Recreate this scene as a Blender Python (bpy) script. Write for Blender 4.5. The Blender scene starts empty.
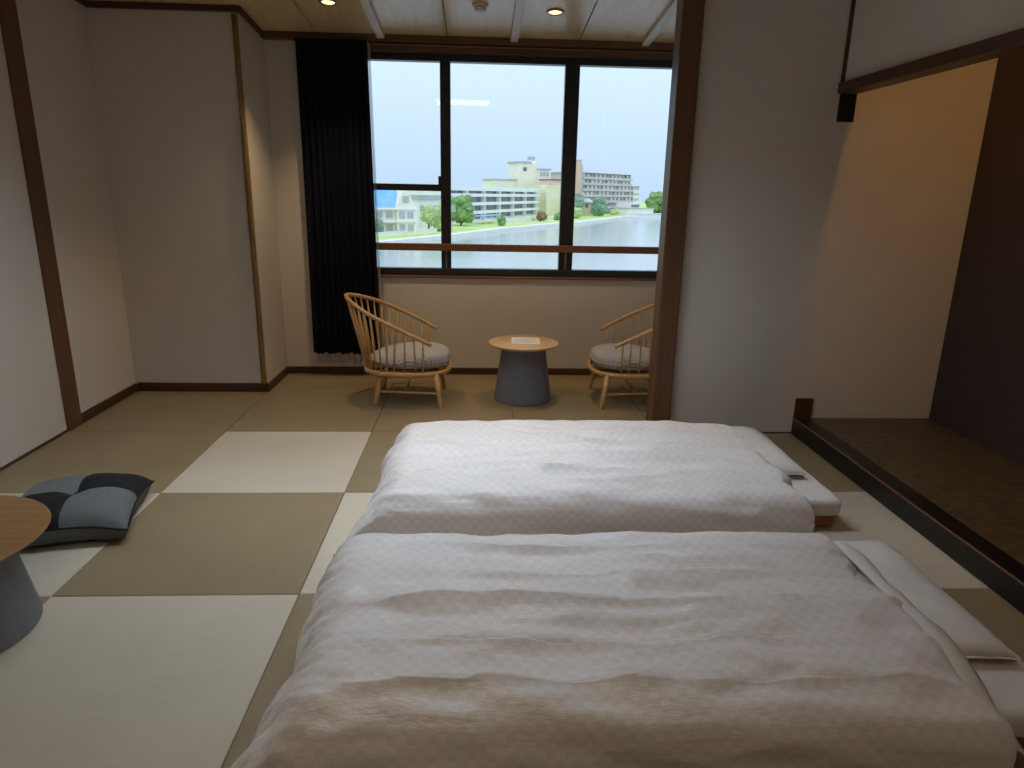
import bpy, bmesh, math, random
from mathutils import Vector, Matrix, noise
PI = math.pi
scn = bpy.context.scene
COL = scn.collection
random.seed(7)

# ------------------------------------------------------------------ camera
cam_d = bpy.data.cameras.new('camera')
cam = bpy.data.objects.new('camera', cam_d); COL.objects.link(cam)
cam_d.sensor_fit = 'HORIZONTAL'; cam_d.sensor_width = 36.0
cam_d.lens = 684.97 / 1024 * 36.0
cam_d.clip_start = 0.05; cam_d.clip_end = 3000
pitch, yaw, roll = 0.2732, 0.0503, 0.0195
fwd = Vector((math.sin(yaw) * math.cos(pitch), math.cos(yaw) * math.cos(pitch), -math.sin(pitch)))
rgt = Vector((math.cos(yaw), -math.sin(yaw), 0)); up = rgt.cross(fwd)
r2 = math.cos(roll) * rgt + math.sin(roll) * up
u2 = -math.sin(roll) * rgt + math.cos(roll) * up
M3 = Matrix((r2, u2, -fwd)).transposed()
cam.matrix_world = Matrix.Translation((0, 0, 1.4291)) @ M3.to_4x4()
scn.camera = cam

# ------------------------------------------------------------------ world: hazy overcast sky
W = bpy.data.worlds.new('overcast_sky'); scn.world = W; W.use_nodes = True
nt = W.node_tree; nt.nodes.clear()
wo = nt.nodes.new('ShaderNodeOutputWorld'); bg = nt.nodes.new('ShaderNodeBackground')
tc = nt.nodes.new('ShaderNodeTexCoord'); sp = nt.nodes.new('ShaderNodeSeparateXYZ')
rp = nt.nodes.new('ShaderNodeValToRGB')
rp.color_ramp.elements[0].position = 0.0; rp.color_ramp.elements[0].color = (0.59, 0.765, 1.0, 1)
rp.color_ramp.elements[1].position = 0.45; rp.color_ramp.elements[1].color = (0.69, 0.81, 0.96, 1)
nt.links.new(tc.outputs['Generated'], sp.inputs[0]); nt.links.new(sp.outputs['Z'], rp.inputs[0])
nt.links.new(rp.outputs[0], bg.inputs['Color']); nt.links.new(bg.outputs[0], wo.inputs[0])
SKY = 0.62
# overcast luminance rising smoothly towards the zenith, constant below the horizon
cl = nt.nodes.new('ShaderNodeClamp'); ma = nt.nodes.new('ShaderNodeMath'); ma.operation = 'MULTIPLY_ADD'
nt.links.new(sp.outputs['Z'], cl.inputs[0]); nt.links.new(cl.outputs[0], ma.inputs[0])
ma.inputs[1].default_value = 1.4 * SKY; ma.inputs[2].default_value = SKY
nt.links.new(ma.outputs[0], bg.inputs['Strength'])

# ------------------------------------------------------------------ view
vs = scn.view_settings
vs.view_transform = 'Standard'; vs.look = 'None'; vs.gamma = 1.0; vs.use_curve_mapping = False
vs.exposure = 0.78
scn.cycles.diffuse_bounces = 8
LAMP_MAIN = 30.0      # main-room ceiling lamp emission
DOWN_W = 26.0         # veranda downlights, watt
BED_FILL = 36.0        # added louvred fill lamp over the far bed
ALCOVE_E = 12.0       # alcove tube emission

# ------------------------------------------------------------------ materials
MATS = {}
def _new(name):
    m = bpy.data.materials.new(name); m.use_nodes = True
    nt = m.node_tree; b = nt.nodes['Principled BSDF']
    return m, nt, b
def _coords(nt, kind='Object', scale=(1, 1, 1), rot=(0, 0, 0)):
    t = nt.nodes.new('ShaderNodeTexCoord'); mp = nt.nodes.new('ShaderNodeMapping')
    mp.inputs['Scale'].default_value = scale; mp.inputs['Rotation'].default_value = rot
    nt.links.new(t.outputs[kind], mp.inputs[0]); return mp.outputs[0]
def _noise(nt, vec, scale, detail=3, rough=0.5):
    n = nt.nodes.new('ShaderNodeTexNoise'); n.inputs['Scale'].default_value = scale
    n.inputs['Detail'].default_value = detail; n.inputs['Roughness'].default_value = rough
    nt.links.new(vec, n.inputs['Vector']); return n.outputs['Fac']
def _ramp(nt, fac, c0, c1, p0=0.3, p1=0.7):
    r = nt.nodes.new('ShaderNodeValToRGB')
    r.color_ramp.elements[0].position = p0; r.color_ramp.elements[0].color = (*c0, 1)
    r.color_ramp.elements[1].position = p1; r.color_ramp.elements[1].color = (*c1, 1)
    nt.links.new(fac, r.inputs[0]); return r.outputs[0]
def _bump(nt, b, fac, strength=0.2, dist=0.002):
    n = nt.nodes.new('ShaderNodeBump'); n.inputs['Strength'].default_value = strength
    n.inputs['Distance'].default_value = dist
    nt.links.new(fac, n.inputs['Height']); nt.links.new(n.outputs[0], b.inputs['Normal'])
def mat_noise(name, c0, c1, scale=8, rough=0.6, stretch=(1, 1, 1), bump=0.0, bscale=None, spec=0.5, detail=4, metallic=0, dist=0.002):
    m, nt, b = _new(name); v = _coords(nt, 'Object', stretch)
    f = _noise(nt, v, scale, detail)
    nt.links.new(_ramp(nt, f, c0, c1), b.inputs['Base Color'])
    b.inputs['Roughness'].default_value = rough; b.inputs['Specular IOR Level'].default_value = spec
    b.inputs['Metallic'].default_value = metallic
    if bump: _bump(nt, b, _noise(nt, v, bscale or scale * 4, 3), bump, dist)
    MATS[name] = m; return m
def mat_wood(name, c0, c1, axis='Z', scale=1.0, rough=0.45, spec=0.4):
    """long grain running along one axis"""
    m, nt, b = _new(name)
    s = {'X': (0.6, 14, 14), 'Y': (14, 0.6, 14), 'Z': (14, 14, 0.6)}[axis]
    v = _coords(nt, 'Object', tuple(a * scale for a in s))
    f = _noise(nt, v, 2.2, 6, 0.6)
    nt.links.new(_ramp(nt, f, c0, c1, 0.3, 0.72), b.inputs['Base Color'])
    b.inputs['Roughness'].default_value = rough; b.inputs['Specular IOR Level'].default_value = spec
    _bump(nt, b, f, 0.12, 0.001)
    MATS[name] = m; return m
def mat_weave(name, c0, c1, scale=(300, 300, 300), rough=0.85, bump=0.3, blotch=0.25):
    """two crossed sets of threads plus a soft blotch"""
    m, nt, b = _new(name); v = _coords(nt, 'Object')
    outs = []
    for d in ('X', 'Y', 'Z'):
        w = nt.nodes.new('ShaderNodeTexWave'); w.bands_direction = d
        w.inputs['Scale'].default_value = scale['XYZ'.index(d)] / 20; w.inputs['Distortion'].default_value = 1.2
        w.inputs['Detail'].default_value = 1
        nt.links.new(v, w.inputs['Vector']); outs.append(w.outputs['Fac'])
    a = nt.nodes.new('ShaderNodeMath'); a.operation = 'ADD'; nt.links.new(outs[0], a.inputs[0]); nt.links.new(outs[1], a.inputs[1])
    a2 = nt.nodes.new('ShaderNodeMath'); a2.operation = 'ADD'; nt.links.new(a.outputs[0], a2.inputs[0]); nt.links.new(outs[2], a2.inputs[1])
    dv = nt.nodes.new('ShaderNodeMath'); dv.operation = 'MULTIPLY'; dv.inputs[1].default_value = 0.333; nt.links.new(a2.outputs[0], dv.inputs[0])
    n = _noise(nt, v, 3.0, 4)
    mx = nt.nodes.new('ShaderNodeMix'); mx.inputs[0].default_value = blotch
    nt.links.new(dv.outputs[0], mx.inputs[2]); nt.links.new(n, mx.inputs[3])
    nt.links.new(_ramp(nt, mx.outputs[0], c0, c1, 0.2, 0.8), b.inputs['Base Color'])
    b.inputs['Roughness'].default_value = rough; b.inputs['Specular IOR Level'].default_value = 0.25
    _bump(nt, b, dv.outputs[0], bump, 0.0008)
    MATS[name] = m; return m
def mat_emit(name, col, strength):
    m, nt, b = _new(name)
    b.inputs['Base Color'].default_value = (*col, 1)
    b.inputs['Emission Color'].default_value = (*col, 1); b.inputs['Emission Strength'].default_value = strength
    v = _coords(nt, 'Object'); f = _noise(nt, v, 5, 2)
    nt.links.new(_ramp(nt, f, tuple(c * 0.97 for c in col), col), b.inputs['Emission Color'])
    MATS[name] = m; return m
def mat_tatami(name, c0, c1, axis):
    """rush weave: fine ribs across the mat"""
    m, nt, b = _new(name); v = _coords(nt, 'Object')
    w = nt.nodes.new('ShaderNodeTexWave'); w.bands_direction = axis
    w.inputs['Scale'].default_value = 34; w.inputs['Distortion'].default_value = 0.6; w.inputs['Detail'].default_value = 1
    nt.links.new(v, w.inputs['Vector'])
    st = (3, 160, 3) if axis == 'Y' else (160, 3, 3)
    f = _noise(nt, _coords(nt, 'Object', st), 2.0, 3)
    n2 = _noise(nt, v, 2.2, 3)
    mx = nt.nodes.new('ShaderNodeMix'); mx.inputs[0].default_value = 0.5
    nt.links.new(f, mx.inputs[2]); nt.links.new(n2, mx.inputs[3])
    nt.links.new(_ramp(nt, mx.outputs[0], c0, c1, 0.3, 0.7), b.inputs['Base Color'])
    b.inputs['Roughness'].default_value = 0.46; b.inputs['Specular IOR Level'].default_value = 0.5
    _bump(nt, b, w.outputs['Fac'], 0.25, 0.0012)
    MATS[name] = m; return m
def mat_glass(name):
    m = bpy.data.materials.new(name); m.use_nodes = True; nt = m.node_tree; nt.nodes.clear()
    o = nt.nodes.new('ShaderNodeOutputMaterial'); mx = nt.nodes.new('ShaderNodeMixShader')
    t = nt.nodes.new('ShaderNodeBsdfTransparent'); g = nt.nodes.new('ShaderNodeBsdfGlossy')
    lw = nt.nodes.new('ShaderNodeFresnel'); lw.inputs['IOR'].default_value = 1.45
    g.inputs['Roughness'].default_value = 0.02
    t.inputs['Color'].default_value = (0.97, 0.985, 0.985, 1)
    nt.links.new(lw.outputs[0], mx.inputs[0]); nt.links.new(t.outputs[0], mx.inputs[1]); nt.links.new(g.outputs[0], mx.inputs[2])
    nt.links.new(mx.outputs[0], o.inputs[0]); MATS[name] = m; return m
def mat_sheer(name):
    m = bpy.data.materials.new(name); m.use_nodes = True; nt = m.node_tree; nt.nodes.clear()
    o = nt.nodes.new('ShaderNodeOutputMaterial'); mx = nt.nodes.new('ShaderNodeMixShader')
    t = nt.nodes.new('ShaderNodeBsdfTransparent'); d = nt.nodes.new('ShaderNodeBsdfDiffuse')
    d.inputs['Color'].default_value = (0.75, 0.73, 0.72, 1)
    v = _coords(nt, 'Object', (1, 1, 1)); f = _noise(nt, v, 300, 1)
    mr = nt.nodes.new('ShaderNodeMapRange'); mr.inputs[3].default_value = 0.35; mr.inputs[4].default_value = 0.7
    nt.links.new(f, mr.inputs[0]); nt.links.new(mr.outputs[0], mx.inputs[0])
    nt.links.new(t.outputs[0], mx.inputs[1]); nt.links.new(d.outputs[0], mx.inputs[2]); nt.links.new(mx.outputs[0], o.inputs[0])
    MATS[name] = m; return m
def mat_damask(name, base, alt, size):
    """checked damask: satin squares against matt squares, in UV metres"""
    m, nt, b = _new(name)
    t = nt.nodes.new('ShaderNodeTexCoord')
    ck = nt.nodes.new('ShaderNodeTexChecker'); ck.inputs['Scale'].default_value = 1.0 / size
    ck.inputs['Color1'].default_value = (*base, 1); ck.inputs['Color2'].default_value = (*alt, 1)
    nt.links.new(t.outputs['UV'], ck.inputs['Vector'])
    nt.links.new(ck.outputs['Color'], b.inputs['Base Color'])
    mr = nt.nodes.new('ShaderNodeMapRange'); mr.inputs[3].default_value = 0.34; mr.inputs[4].default_value = 0.50
    nt.links.new(ck.outputs['Fac'], mr.inputs[0]); nt.links.new(mr.outputs[0], b.inputs['Roughness'])
    b.inputs['Specular IOR Level'].default_value = 0.75
    b.inputs['Sheen Weight'].default_value = 0.25; b.inputs['Sheen Roughness'].default_value = 0.5
    n = _noise(nt, _coords(nt, 'Object', (0.35, 1, 1)), 26, 5, 0.6)
    _bump(nt, b, n, 0.5, 0.012)
    MATS[name] = m; return m
def mat_stripes(name, c0, c1, period, axis='Y', rough=0.85):
    m, nt, b = _new(name); v = _coords(nt, 'Object')
    w = nt.nodes.new('ShaderNodeTexWave'); w.bands_direction = axis
    w.inputs['Scale'].default_value = 2 * PI / period / 20; w.inputs['Distortion'].default_value = 0.4
    nt.links.new(v, w.inputs['Vector'])
    w2 = nt.nodes.new('ShaderNodeTexWave'); w2.bands_direction = 'X'
    w2.inputs['Scale'].default_value = 2 * PI / (period * 0.8) / 20
    nt.links.new(v, w2.inputs['Vector'])
    a = nt.nodes.new('ShaderNodeMath'); a.operation = 'MULTIPLY'; nt.links.new(w.outputs['Fac'], a.inputs[0]); nt.links.new(w2.outputs['Fac'], a.inputs[1])
    nt.links.new(_ramp(nt, a.outputs[0], c0, c1, 0.1, 0.55), b.inputs['Base Color'])
    b.inputs['Roughness'].default_value = rough; b.inputs['Specular IOR Level'].default_value = 0.2
    _bump(nt, b, a.outputs[0], 0.3, 0.002)
    MATS[name] = m; return m
def mat_water(name):
    m, nt, b = _new(name)
    b.inputs['Base Color'].default_value = (0.38, 0.42, 0.42, 1)
    b.inputs['Roughness'].default_value = 0.16; b.inputs['Specular IOR Level'].default_value = 0.9
    n = _noise(nt, _coords(nt, 'Object', (0.25, 0.6, 1)), 1.2, 4)
    _bump(nt, b, n, 0.25, 0.06)
    MATS[name] = m; return m

mat_weave('wall_cloth', (0.62, 0.58, 0.535), (0.70, 0.655, 0.605), (900, 900, 700), 0.9, 0.12, 0.15)
mat_weave('alcove_dark_cloth', (0.050, 0.036, 0.033), (0.062, 0.045, 0.040), (900, 900, 700), 0.8, 0.15)
mat_wood('dark_wood', (0.060, 0.026, 0.014), (0.115, 0.052, 0.028), 'Z')
mat_wood('dark_wood_x', (0.050, 0.022, 0.013), (0.10, 0.045, 0.025), 'X')
mat_wood('dark_wood_y', (0.050, 0.022, 0.013), (0.10, 0.045, 0.025), 'Y')
mat_wood('post_wood', (0.105, 0.050, 0.025), (0.165, 0.082, 0.042), 'Z')
mat_wood('cornice_wood', (0.105, 0.050, 0.025), (0.165, 0.082, 0.042), 'X')
mat_wood('rail_wood', (0.14, 0.055, 0.026), (0.22, 0.095, 0.046), 'X')
mat_wood('pale_ceiling', (0.66, 0.49, 0.24), (0.80, 0.63, 0.35), 'Y', 0.7, 0.30, 0.6)
mat_wood('batten_wood', (0.66, 0.58, 0.48), (0.78, 0.71, 0.60), 'Y')
mat_wood('chair_wood', (0.48, 0.28, 0.115), (0.64, 0.41, 0.19), 'X', 2)
mat_wood('oak_top', (0.56, 0.37, 0.17), (0.70, 0.49, 0.25), 'X', 2.0, 0.36)
mat_wood('walnut_top', (0.24, 0.120, 0.042), (0.34, 0.180, 0.070), 'X', 1.5, 0.42)
mat_noise('grey_lacquer', (0.150, 0.155, 0.185), (0.170, 0.175, 0.205), 20, 0.5, bump=0.05, bscale=200)
mat_noise('black_frame', (0.012, 0.012, 0.014), (0.022, 0.022, 0.026), 12, 0.35)
mat_noise('black_lacquer', (0.005, 0.004, 0.004), (0.009, 0.008, 0.007), 6, 0.34)
mat_noise('alcove_stone', (0.045, 0.031, 0.015), (0.135, 0.095, 0.048), 26, 0.38, (1, 1, 1), 0.1, 90, 0.35, 8)
mat_noise('bamboo', (0.16, 0.095, 0.03), (0.27, 0.165, 0.055), 6, 0.35, (6, 6, 0.8))
mat_tatami('tatami_sheen_light', (0.52, 0.465, 0.365), (0.62, 0.56, 0.455), 'Y')  # same rush as the darker mats; weave-direction reflection painted in as a paler tone
mat_tatami('tatami_sheen_dark', (0.235, 0.180, 0.100), (0.310, 0.245, 0.145), 'X')  # same rush, weave turned away from the light, painted as a darker tone
mat_weave('navy_cloth', (0.001, 0.002, 0.009), (0.003, 0.006, 0.022), (1500, 1500, 1500), 0.9, 0.3)
mat_sheer('sheer_cloth'); mat_glass('window_glass')
mat_damask('damask_white', (0.86, 0.82, 0.81), (0.805, 0.765, 0.755), 0.023)
mat_noise('sheet_white', (0.70, 0.66, 0.62), (0.80, 0.76, 0.72), 5, 0.8, bump=0.25, bscale=28, spec=0.2, dist=0.006)
mat_noise('lining_white', (0.74, 0.71, 0.67), (0.82, 0.79, 0.75), 5, 0.8, bump=0.2, bscale=40, spec=0.2, dist=0.004)
mat_noise('pad_terracotta', (0.26, 0.105, 0.060), (0.36, 0.155, 0.095), 9, 0.85, bump=0.3, bscale=60, spec=0.2)
mat_weave('denim_grey', (0.115, 0.123, 0.124), (0.170, 0.180, 0.180), (1600, 1600, 1600), 0.8, 0.4)
mat_weave('black_cloth', (0.010, 0.010, 0.012), (0.020, 0.020, 0.023), (1600, 1600, 1600), 0.85, 0.4)
mat_stripes('cushion_stripe', (0.30, 0.305, 0.32), (0.60, 0.60, 0.62), 0.012)
mat_noise('plastic_white', (0.62, 0.60, 0.56), (0.70, 0.68, 0.64), 10, 0.45)
mat_noise('plastic_grey', (0.20, 0.19, 0.18), (0.28, 0.27, 0.26), 10, 0.5)
mat_noise('plaster_ceiling', (0.70, 0.65, 0.58), (0.76, 0.71, 0.64), 5, 0.9, bump=0.1)
mat_noise('metal_trim', (0.30, 0.25, 0.20), (0.42, 0.36, 0.30), 10, 0.3, metallic=0.8)
mat_emit('downlight_glow', (1.0, 0.66, 0.30), 3.0)
mat_emit('lamp_paper', (1.0, 0.82, 0.60), LAMP_MAIN / 10)
mat_emit('bed_fill_glow', (0.72, 0.86, 1.0), BED_FILL)  # glow of the added fill lamp
mat_emit('alcove_tube_glow', (1.0, 0.50, 0.11), ALCOVE_E)
mat_noise('paper_white', (0.86, 0.88, 0.92), (0.90, 0.92, 0.95), 30, 0.6)
mat_noise('paper_blue', (0.50, 0.60, 0.80), (0.56, 0.66, 0.85), 60, 0.6)
# outdoors
mat_water('water')
mat_noise('grass_bank', (0.32, 0.48, 0.13), (0.58, 0.68, 0.28), 0.35, 0.95, detail=8)
mat_noise('concrete_pale', (0.72, 0.70, 0.66), (0.82, 0.80, 0.76), 0.8, 0.9)
mat_noise('building_white', (0.80, 0.80, 0.81), (0.88, 0.88, 0.89), 0.3, 0.8)
mat_noise('building_cream', (0.82, 0.78, 0.62), (0.88, 0.84, 0.70), 0.3, 0.8)
mat_noise('building_yellow', (0.82, 0.77, 0.52), (0.88, 0.83, 0.60), 0.3, 0.8)
mat_noise('building_grey', (0.54, 0.50, 0.48), (0.62, 0.58, 0.56), 0.3, 0.8)
mat_noise('building_pink', (0.68, 0.50, 0.38), (0.74, 0.56, 0.44), 0.3, 0.8)
mat_noise('roof_blue', (0.16, 0.40, 0.72), (0.24, 0.50, 0.80), 0.5, 0.6)
mat_noise('roof_brown', (0.16, 0.12, 0.12), (0.24, 0.19, 0.18), 0.5, 0.8)
mat_noise('roof_grey', (0.38, 0.40, 0.44), (0.48, 0.50, 0.54), 0.5, 0.7)
mat_noise('window_dark', (0.13, 0.125, 0.16), (0.22, 0.21, 0.26), 0.6, 0.3)
mat_noise('window_mid', (0.36, 0.37, 0.42), (0.52, 0.52, 0.57), 0.8, 0.4)
mat_noise('leaf_green', (0.12, 0.24, 0.08), (0.28, 0.44, 0.16), 0.9, 0.9, detail=6)
mat_noise('leaf_pale', (0.34, 0.45, 0.18), (0.55, 0.64, 0.33), 0.9, 0.9, detail=6)
mat_noise('leaf_blue', (0.13, 0.25, 0.16), (0.27, 0.42, 0.29), 0.9, 0.9, detail=6)
mat_noise('leaf_russet', (0.20, 0.13, 0.06), (0.34, 0.24, 0.12), 0.9, 0.9, detail=6)
mat_noise('bark', (0.10, 0.07, 0.05), (0.16, 0.12, 0.09), 3, 0.9)

# ------------------------------------------------------------------ mesh helpers
class MB:
    def __init__(s): s.bm = bmesh.new()
    def box(s, x0, x1, y0, y1, z0, z1, bev=0.0, seg=1):
        r = bmesh.ops.create_cube(s.bm, size=1.0)
        vs_ = r['verts']
        for v in vs_:
            v.co = Vector((x0 + (v.co.x + .5) * (x1 - x0), y0 + (v.co.y + .5) * (y1 - y0), z0 + (v.co.z + .5) * (z1 - z0)))
        if bev > 0:
            es = list({e for v in vs_ for e in v.link_edges})
            bmesh.ops.bevel(s.bm, geom=es, offset=bev, segments=seg, profile=0.5, affect='EDGES')
        return s
    def lathe(s, prof, seg=48, center=(0, 0, 0), cap=True):
        rings = []
        for r, z in prof:
            rings.append([s.bm.verts.new((center[0] + r * math.cos(2 * PI * k / seg), center[1] + r * math.sin(2 * PI * k / seg), center[2] + z)) for k in range(seg)])
        for a, b in zip(rings, rings[1:]):
            for k in range(seg):
                s.bm.faces.new((a[k], a[(k + 1) % seg], b[(k + 1) % seg], b[k]))
        if cap:
            s.bm.faces.new(list(reversed(rings[0]))); s.bm.faces.new(rings[-1])
        return s
    def tube(s, pts, rad, seg=10):
        pts = [Vector(p) for p in pts]
        if not isinstance(rad, (list, tuple)): rad = [rad] * len(pts)
        rings = []; prev = None
        for i, p in enumerate(pts):
            d = (pts[min(i + 1, len(pts) - 1)] - pts[max(i - 1, 0)]).normalized()
            if prev is None:
                a = d.orthogonal().normalized()
            else:
                a = (prev - d * prev.dot(d)).normalized()
            prev = a; b = d.cross(a)
            rings.append([s.bm.verts.new(p + rad[i] * (math.cos(2 * PI * k / seg) * a + math.sin(2 * PI * k / seg) * b)) for k in range(seg)])
        for a, b in zip(rings, rings[1:]):
            for k in range(seg):
                s.bm.faces.new((a[k], a[(k + 1) % seg], b[(k + 1) % seg], b[k]))
        s.bm.faces.new(list(reversed(rings[0]))); s.bm.faces.new(rings[-1])
        return s
    def prism(s, poly, z0, z1):
        """vertical prism over a plan polygon (counter-clockwise)"""
        a = [s.bm.verts.new((x, y, z0)) for x, y in poly]; b = [s.bm.verts.new((x, y, z1)) for x, y in poly]
        n = len(poly)
        for k in range(n): s.bm.faces.new((a[k], a[(k + 1) % n], b[(k + 1) % n], b[k]))
        s.bm.faces.new(list(reversed(a))); s.bm.faces.new(b); return s
    def xform(s, M):
        bmesh.ops.transform(s.bm, matrix=M, verts=s.bm.verts); return s
    def build(s, name, mat, parent=None, smooth=False, loc=None):
        bmesh.ops.recalc_face_normals(s.bm, faces=s.bm.faces)
        me = bpy.data.meshes.new(name); s.bm.to_mesh(me); s.bm.free()
        return mk(name, me, mat, parent, smooth, loc)
def mk(name, me, mat, parent=None, smooth=False, loc=None):
    if mat and not me.materials: me.materials.append(MATS[mat])
    if smooth:
        me.polygons.foreach_set('use_smooth', [True] * len(me.polygons))
    o = bpy.data.objects.new(name, me); COL.objects.link(o)
    if parent: o.parent = parent
    if loc: o.location = loc
    return o
def empty(name, loc=(0, 0, 0), rz=0):
    o = bpy.data.objects.new(name, None); COL.objects.link(o); o.location = loc; o.rotation_euler = (0, 0, rz)
    o.empty_display_size = 0.1; return o
def tag(o, label, cat, group=None, kind=None):
    o['label'] = label; o['category'] = cat
    if group: o['group'] = group
    if kind: o['kind'] = kind
    return o
def copy_tree(o, parent=None):
    c = o.copy(); COL.objects.link(c); c.parent = parent
    for ch in list(o.children): copy_tree(ch, c)
    return c
def autosmooth(o, ang=35):
    me = o.data
    me.polygons.foreach_set('use_smooth', [True] * len(me.polygons))
    bm = bmesh.new(); bm.from_mesh(me)
    for e in bm.edges:
        if len(e.link_faces) == 2 and e.calc_face_angle(0) > math.radians(ang): e.smooth = False
    bm.to_mesh(me); bm.free(); return o

XL, XR = -2.46, 1.96           # main-room side walls
YB, YP, YW = -2.165, 3.99, 5.387   # back wall, partition plane, window wall
XA = 2.844                     # alcove back wall
XV = 2.62                      # veranda end wall
T = 0.88; X0 = -0.652; Y0 = 2.235
def ceil_z(y): return 2.475 + 0.1 * (5.30 - y)

# ------------------------------------------------------------------ floor of tatami mats
floor = tag(empty('floor'), 'tatami floor of square mats laid chequered, weave reflection painted as ivory and tan', 'floor', kind='structure')
MB().box(XL - .1, XA + .1, YB - .1, YW + .15, -.06, -.018).build('floor_base', 'dark_wood_x', floor)
xs = [XL, X0 - T, X0, X0 + T, X0 + 2 * T, XR + .02]
ys = [YB] + [Y0 + k * T for k in (-4, -3, -2, -1, 0, 1, 2)]
ys = [y for i, y in enumerate(ys) if i == 0 or y - YB > 0.1]
g = 0.0012
for j in range(len(ys) - 1):
    ya, yb = ys[j], ys[j + 1]
    jr = round((ya - Y0) / T)
    for i in range(5):
        light = ((i - 1) + jr) % 2 == 1      # column 1, row -1 has the brighter painted sheen
        MB().box(xs[i] + g, xs[i + 1] - g, ya + g, yb - g, -.018, 0, .003).build('tatami_mat', 'tatami_sheen_light' if light else 'tatami_sheen_dark', floor)
vx = [XL, X0 - T, X0, X0 + T, X0 + 2 * T, XV]
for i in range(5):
    MB().box(vx[i] + g, vx[i + 1] - g, Y0 + 2 * T + g, Y0 + 3 * T - g, -.018, 0, .003).build('tatami_mat', 'tatami_sheen_dark', floor)
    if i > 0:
        MB().box(vx[i] + g, vx[i + 1] - g, Y0 + 3 * T + g, YW - g, -.018, 0, .003).build('tatami_mat', 'tatami_sheen_dark', floor)

# ------------------------------------------------------------------ walls
def struct(o, label, cat): return tag(o, label, cat, kind='structure')
struct(MB().box(XL - .1, XL, YB - .1, YW + .15, -.06, 2.85).build('wall_left', 'wall_cloth'), 'pale cloth-papered wall along the left side of the room', 'wall')
struct(MB().box(XL, XA + .1, YB - .1, YB, -.06, 2.85).build('wall_back', 'wall_cloth'), 'pale cloth-papered wall behind the viewer', 'wall')
w = MB()
w.box(XL, -1.25, YW, YW + .12, -.06, 2.75).box(2.57, XV, YW, YW + .12, -.06, 2.75)
w.box(-1.25, 2.57, YW, YW + .12, -.06, .785).box(-1.25, 2.57, YW, YW + .12, 2.43, 2.75)
struct(w.build('wall_window', 'wall_cloth'), 'pale wall below and beside the wide window', 'wall')
struct(MB().box(XV, XV + .1, 4.09, YW + .12, -.06, 2.75).build('wall_veranda_end', 'wall_cloth'), 'pale wall closing the window bay behind the partition', 'wall')
struct(MB().box(XL, -1.53, 4.855, YW, -.06, 2.60).build('wall_closet_block', 'wall_cloth'), 'pale wall block jutting out left of the curtain', 'wall')
struct(MB().box(1.15, XA + .1, YP, YP + .10, -.06, 2.85).build('wall_partition', 'wall_cloth'), 'pale partition wall between the dark pillar and the alcove', 'wall')
struct(MB().box(XA, XA + .1, 0.9, YP, -.06, 2.85).build('wall_alcove_back', 'alcove_dark_cloth'), 'dark brown cloth wall at the back of the alcove', 'wall')
struct(MB().box(XR + .02, XA + .1, .8, .9, -.06, 2.85).build('wall_alcove_near', 'wall_cloth'), 'pale wall closing the near end of the alcove', 'wall')
struct(MB().box(XR + .02, XR + .12, YB, .8, -.06, 2.85).build('wall_right', 'wall_cloth'), 'pale wall on the right before the alcove', 'wall')
struct(MB().box(1.995, 2.072, .9, YP, 2.04, 2.85).build('wall_alcove_header', 'wall_cloth'), 'short pale wall hanging above the alcove opening', 'wall')
struct(MB().box(XL, 1.15, 3.96, 4.03, 2.56, 2.85).build('wall_lintel', 'wall_cloth'), 'strip of pale wall over the opening to the window bay', 'wall')
struct(MB().box(XL, 1.15, 3.93, 4.05, 2.49, 2.56, .004).build('trim_lintel', 'dark_wood_x'), 'dark wooden lintel over the opening to the window bay', 'trim')

# ceilings
ceil = struct(empty('ceiling'), 'ceiling of pale wooden boards with light battens over the window bay', 'ceiling')
MB().box(XL - .1, XA + .1, YB - .1, 4.03, 2.75, 2.85).build('ceiling_panel', 'plaster_ceiling', ceil)
def slope_slab(xa, xb, ya, yb, dz0, dz1, bev=0):
    m = MB().box(xa, xb, ya, yb, dz0, dz1, bev)
    for v in m.bm.verts: v.co.z += ceil_z(v.co.y)
    return m
bx = [XL, -2.08, -1.615, -1.15, -.70, -.235, .235, .70, 1.17, 1.63, 2.10, 2.62]
for a, b in zip(bx, bx[1:]):
    slope_slab(a + .003, b - .003, 4.03, YW, 0, .02, .003).build('ceiling_board', 'pale_ceiling', ceil)
slope_slab(XL, XV, 4.03, YW + .1, .021, .05).build('ceiling_backing', 'dark_wood_y', ceil)
for x in (-.70, .235, 1.17, 2.08):
    slope_slab(x - .028, x + .028, 4.03, 5.31, -.028, .002, .003).build('ceiling_batten', 'batten_wood', ceil)

# cornice / picture mouldings of the window bay
c1 = MB().box(-1.53, XV, 5.30, YW, 2.43, 2.476, .004)
struct(c1.build('trim_cornice', 'cornice_wood'), 'dark wooden cornice running above the window', 'trim')
c2 = MB().box(-1.25, 2.57, 5.352, YW + .05, 2.377, 2.43, .003)
struct(c2.build('trim_window_head', 'cornice_wood'), 'dark wooden head rail directly above the window frame', 'trim')
hl = MB().box(-.76, 1.64, 5.335, 5.352, 2.414, 2.421, .002)
struct(hl.build('trim_curtain_track', 'metal_trim'), 'thin metal curtain track under the cornice', 'trim')
struct(slope_slab(XL, -1.51, 4.828, 4.855, -.036, -.001, .003).build('trim_block_top', 'dark_wood_x'), 'dark wooden strip along the top of the jutting wall block', 'trim')
struct(slope_slab(-1.53, -1.505, 4.845, 5.31, -.036, -.001, .003).build('trim_block_side', 'dark_wood_y'), 'dark wooden strip along the top of the side of the wall block', 'trim')
struct(slope_slab(XL, XL + .025, 4.13, 4.83, -.036, -.001, .003).build('trim_left_top', 'dark_wood_y'), 'dark wooden strip along the top of the left bay wall', 'trim')

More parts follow.
